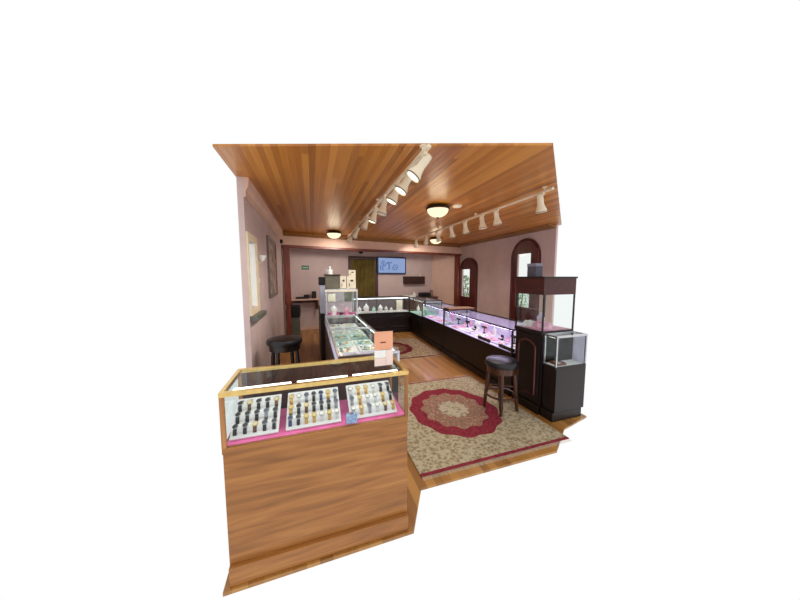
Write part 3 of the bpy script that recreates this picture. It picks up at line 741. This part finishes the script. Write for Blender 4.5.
for i, (u, mt, cnm) in enumerate([(.90, 'white', 'white'), (1.16, 'palepink', 'pink'), (1.30, 'blackmatte', 'black'), (1.50, 'white', 'white'), (1.58, 'palepink', 'pink'), (1.95, 'white', 'white'), (2.08, 'blackmatte', 'black'), (2.45, 'palepink', 'pink')]):
    ring_box(u, .305, mt, cnm, 'open %s ring box, %s from the wooden tower in the nearest right case' % (cnm, ['first', 'second', 'third', 'fourth', 'fifth', 'sixth', 'seventh', 'eighth'][i]))
tl = ['nearest the wooden tower', 'second from the wooden tower', 'mid-length of the nearest case', 'near the tan-topped box', 'beside the far post of the nearest case']
for i, (u, v) in enumerate([(.80, .285), (.98, .29), (1.72, .285), (2.28, .29), (2.62, .28)]): tbar(u, v, 'black bracelet stand in the right row, %s' % tl[i])
def dark_tray(u, label):
    t = thing('black_tray', label, 'jewellery tray', rpos(u, .048, .577), RR, 'black trays at the right row glass')
    MB().prism([(-.012+.02*0, -.15), (.014, -.15), (.014, .15), (-.012, .15)], 0, .03).build('base', 'blackmatte', t)
    MB().prism([(-.014, -.152), (.016, -.152), (.016, .152), (-.014, .152)], .03, .04, holes=[[(-.008, -.145), (.010, -.145), (.010, .145), (-.008, .145)]]).build('rim', 'blackmatte', t)
dark_tray(.83, 'black slim tray against the glass, nearest the wooden tower')
dark_tray(1.36, 'black slim tray against the glass, farther from the wooden tower')
# far corner section
bust(rpos(4.25, .2, .555), RR-PI/2, .22, 'green-tinted bust nearest the middle case in the far corner case', 'mint', 'displays in the corner case')
bust(rpos(4.55, .25, .555), RR-PI/2, .26, 'tall white bust in the middle of the far corner case', 'white', 'displays in the corner case')
bust(rpos(4.85, .2, .555), RR-PI/2, .2, 'white bust at the far end of the corner case', 'white', 'displays in the corner case')
ring_tray(rpos(4.4, .1, .555), RR, .12, .3, 'white tray along the front of the far corner case', 'white', group='displays in the corner case')
# tan-topped flat box lying across the right row
t = thing('tan_topped_box', 'flat dark box with a tan top lying across the right row', 'box', onrow(2.66, .30, .888), RR)
MB().box(-.28, .28, -.13, .13, 0, .034, .004).build('tray', 'brown', t); MB().box(-.285, .285, -.135, .135, .034, .046, .004).build('tan_lid', 'tan', t)

# ------------------------------------------------------------------ wooden tower at the right
def tower(y0, y1, label, crown=True):
    t = thing('wooden_showcase', label, 'display cabinet', (2.38, y0, 0), 0)
    L = y1-y0; D = .46
    MB().box(.012, D, .004, L-.004, .1, .91, .004).build('cabinet', 'cherry', t)
    MB().box(-.014, D, 0, L, 0, .1, .006).build('plinth', 'cherryh', t)
    dr = MB().box(-.004, .012, .03, L-.03, .13, .89, .004).build('door', 'cherry', t)
    mb = MB(); arch_panel(mb, -.004, .08, L-.08, .20, .82); mb.build('arched_moulding', 'arch', dr, smooth=True)
    MB().box(-.012, D, -.004, L, .91, .95, .006).build('ledge', 'cherryh', t)
    MB().box(.02, D-.02, .02, L-.02, .95, .955).build('deck', 'palepink', t)
    MB().box(.0, .005, .012, L-.012, .955, 1.355).build('front_glass', 'glass', t)
    for y in (.002, L-.007): MB().box(.012, D-.01, y, y+.005, .955, 1.355).build('side_glass', 'glass', t)
    for x in (0, D-.014):
        for y in (0, L-.014): MB().box(x, x+.014, y, y+.014, .95, 1.36).build('post', 'cherry', t)
    MB().box(-.01, D, -.004, L+.004, 1.355, 1.54, .004).build('crown', 'crownred', t)
    MB().box(-.022, D+.01, -.012, L+.012, 1.535, 1.555, .004).build('crown_cap', 'cherryh', t)
    return t
tower(2.19, 2.60, 'dark cherry tower cabinet with arched door panel and glass top section, right edge')
t = thing('grey_carton', 'slate grey carton with pale lid on top of the wooden tower', 'box', (2.45, 2.40, 1.555))
MB().box(-.05, .05, -.062, .062, 0, .115, .003).build('body', 'greybox', t); MB().box(-.053, .053, -.065, .065, .115, .15, .003).build('lid', 'greylid', t)
# crumpled pink satin and white pads in the tower
def crumple(loc, rx, ry, h, mat, label, seed):
    rr = random.Random(seed); b = bmesh.new(); bmesh.ops.create_icosphere(b, subdivisions=4, radius=1)
    ph = [rr.uniform(0, 6) for _ in range(8)]
    for v in b.verts:
        c = v.co.copy(); k = .16*math.sin(7*c.x+ph[0]+2*math.sin(4*c.y+ph[1]))+.12*math.sin(9*c.y+ph[2]+2*math.sin(5*c.x+ph[3]))
        v.co = Vector((c.x*rx*(1+k), c.y*ry*(1+.6*k), max(0, c.z+.25)*h*(1+k)*.8))
    m = MB(); m.bm.free(); m.bm = b
    return tag(m.build('satin_cloth', mat, None, loc, smooth=True), label, 'cloth', 'satin cloths in the wooden tower')
crumple((2.50, 2.30, .957), .085, .10, .085, 'palepink', 'crumpled pink satin cloth, nearer in the wooden tower', 3)
crumple((2.50, 2.485, .957), .085, .08, .065, 'white', 'crumpled white satin cloth, farther in the wooden tower', 5)
bust((2.68, 2.50, .957), -PI/2, .16, 'pale bust at the back of the wooden tower', 'lav')
# last case at the right edge of the picture
t = show_case('glass case with a white lining beside the wooden tower at the right edge', (2.40, 2.02, 0), 0, .44, .165, .60, .93, 'cherry', 'silver', 'led', 'jewellery display cases', deck='papwhite' if False else 'white')
t2 = ring_tray((2.52, 2.10, .606), 0, .12, .11, 'dark red tray in the white-lined case at the right edge', 'redtrim')

# ------------------------------------------------------------------ stools
def stool(loc, rz, r, h, label, wm, seatm, group):
    t = thing('bar_stool', label, 'stool', loc, rz, group)
    MB().lathe([(0, h-.075), (r*.96, h-.075), (r, h-.06), (r, h-.035), (r*.95, h-.012), (r*.75, h-.001), (0, h)], n=36).build('seat', seatm, t, smooth=True)
    MB().lathe([(r*.80, h-.15), (r*.86, h-.15), (r*.88, h-.076), (r*.80, h-.076)], n=32).build('apron', wm, t, smooth=True)
    MB().lathe([(0, h-.095), (r*.8, h-.095), (r*.8, h-.077), (0, h-.077)], n=24).build('seat_board', wm, t)
    for k in range(4):
        a = PI/4+k*PI/2; c, s_ = math.cos(a), math.sin(a)
        top = Vector((c*r*.72, s_*r*.72, h-.09)); bot = Vector((c*r*.98, s_*r*.98, 0))
        pts = [top.lerp(bot, q) for q in (0, .2, .24, .6, .75, .8, .95, 1)]
        MB().tube(pts, [.021, .021, .024, .021, .019, .023, .017, .018], 10).build('leg', wm, t, smooth=True)
    hh = h*.30
    rad = r*(.72+.26*(1-hh/(h-.09)))
    ring = [(rad*math.cos(2*PI*i/32), rad*math.sin(2*PI*i/32), hh) for i in range(32)]
    MB().tube(ring, .012, 8, True).build('foot_ring', wm, t, smooth=True)
    for k in range(2):
        a = PI/4+k*PI/2; rr_ = rad*1.02
        z2 = h*.42+k*.03; r2 = r*(.72+.26*(1-z2/(h-.09)))
        MB().tube([(r2*math.cos(a), r2*math.sin(a), z2), (-r2*math.cos(a), -r2*math.sin(a), z2)], .010, 8).build('stretcher', wm, t)
    return t
stool((2.055, 2.43, .011), R(8), .185, .60, 'black-topped round wooden stool on the medallion rug by the wooden tower', 'stool', 'leather', 'round bar stools')
stool((-.35, 3.55, 0), R(20), .21, .79, 'black round stool by the left wall below the framed print', 'darkstool', 'leatherb', 'round bar stools')

# ------------------------------------------------------------------ rugs
red = ((118, 36, 48), (146, 56, 66), (196, 184, 156), (172, 157, 126), (128, 120, 94), (150, 130, 102))
def rug(cx, cy, wx, wy, rx, ry, label, rz=0, cols=red):
    t = thing('oriental_rug', label, 'rug', (cx, cy, 0), rz, 'oriental rugs')
    MB().box(-wx/2, wx/2, -wy/2, wy/2, .001, .011, .003).build('pile', rug_mat('rug_weave', cols, rx, ry, wx/2, wy/2), t)
    mb = MB()
    for s_ in (-1, 1):
        for k in range(int(wx/.012)):
            x = -wx/2+.006+k*.012
            mb.tube([(x, s_*wy/2, .005), (x+rnd.uniform(-.004, .004), s_*(wy/2+.035), .003)], .002, 4)
    o = mb.build('fringe', 'paper', t); o['kind'] = 'stuff'
    return t
rug(1.53, 2.60, 1.54, 1.70, .50, .55, 'oriental rug with a crimson medallion on the floor before the right row')
rug(1.62, 5.35, 1.62, 1.55, .42, .5, 'farther oriental rug with dark red centre in front of the back case', 0, ((84, 20, 24), (112, 34, 38), (190, 172, 140), (150, 126, 94), (104, 90, 66), (120, 88, 62)))

# ------------------------------------------------------------------ shrubs outside the arched windows
def shrub(loc, h, w, label, seed):
    rr = random.Random(seed); t = thing('garden_shrub', label, 'shrub', loc, 0, 'shrubs outside the windows')
    mb = MB()
    for k in range(6):
        a = rr.uniform(0, 6.28); q = rr.uniform(.2, .5)*w
        mb.tube([(0, 0, 0), (q*.4*math.cos(a), q*.4*math.sin(a), h*.4), (q*math.cos(a), q*math.sin(a), h*rr.uniform(.7, .95))], [.03, .02, .008], 6)
    mb.build('branches', 'bark', t)
    b = bmesh.new()
    for k in range(900):
        a = rr.uniform(0, 6.28); z = rr.uniform(.12, 1); rad = w*math.sqrt(rr.random())*math.sin(PI*min(1, z*.85+.1))*.9
        c = Vector((rad*math.cos(a), rad*math.sin(a), z*h)); s_ = rr.uniform(.03, .06)
        q = Matrix.Rotation(rr.uniform(0, 6.28), 3, 'Z') @ Matrix.Rotation(rr.uniform(-1, 1), 3, 'X')
        vs = [b.verts.new(c+q @ Vector(p)) for p in ((-s_*.45, 0, 0), (0, -s_, .01), (s_*.45, 0, 0), (0, s_, .01))]
        b.faces.new(vs)
    m = MB(); m.bm.free(); m.bm = b
    o = m.build('foliage', 'leaf', t); o['kind'] = 'stuff'
shrub((6.3, 6.75, 0), 1.5, .42, 'pale green shrub outside the nearer arched window', 21)
shrub((5.95, 9.35, 0), 1.6, .5, 'pale green shrub outside the farther arched window', 22)

# ------------------------------------------------------------------ sky, camera, view
w = bpy.data.worlds.new('daylight'); S.world = w; w.use_nodes = True
bg = w.node_tree.nodes['Background']; bg.inputs[0].default_value = (1, 1, 1, 1); bg.inputs[1].default_value = 1.0

f = 262.; pitch = math.atan(23/f); yaw = math.atan(88*math.cos(pitch)/f)
cd = bpy.data.cameras.new('camera'); cam = bpy.data.objects.new('camera', cd); COL.objects.link(cam)
cd.sensor_width = 36; cd.lens = 36*f/800; cd.clip_start = .05
cam.location = (0, 0, 1.55); cam.rotation_euler = (PI/2-pitch, 0, -yaw)
S.camera = cam
S.view_settings.view_transform = 'Standard'; S.view_settings.look = 'None'; S.view_settings.gamma = 1
S.view_settings.use_curve_mapping = False; S.view_settings.exposure = 0
S.cycles.transparent_max_bounces = 40
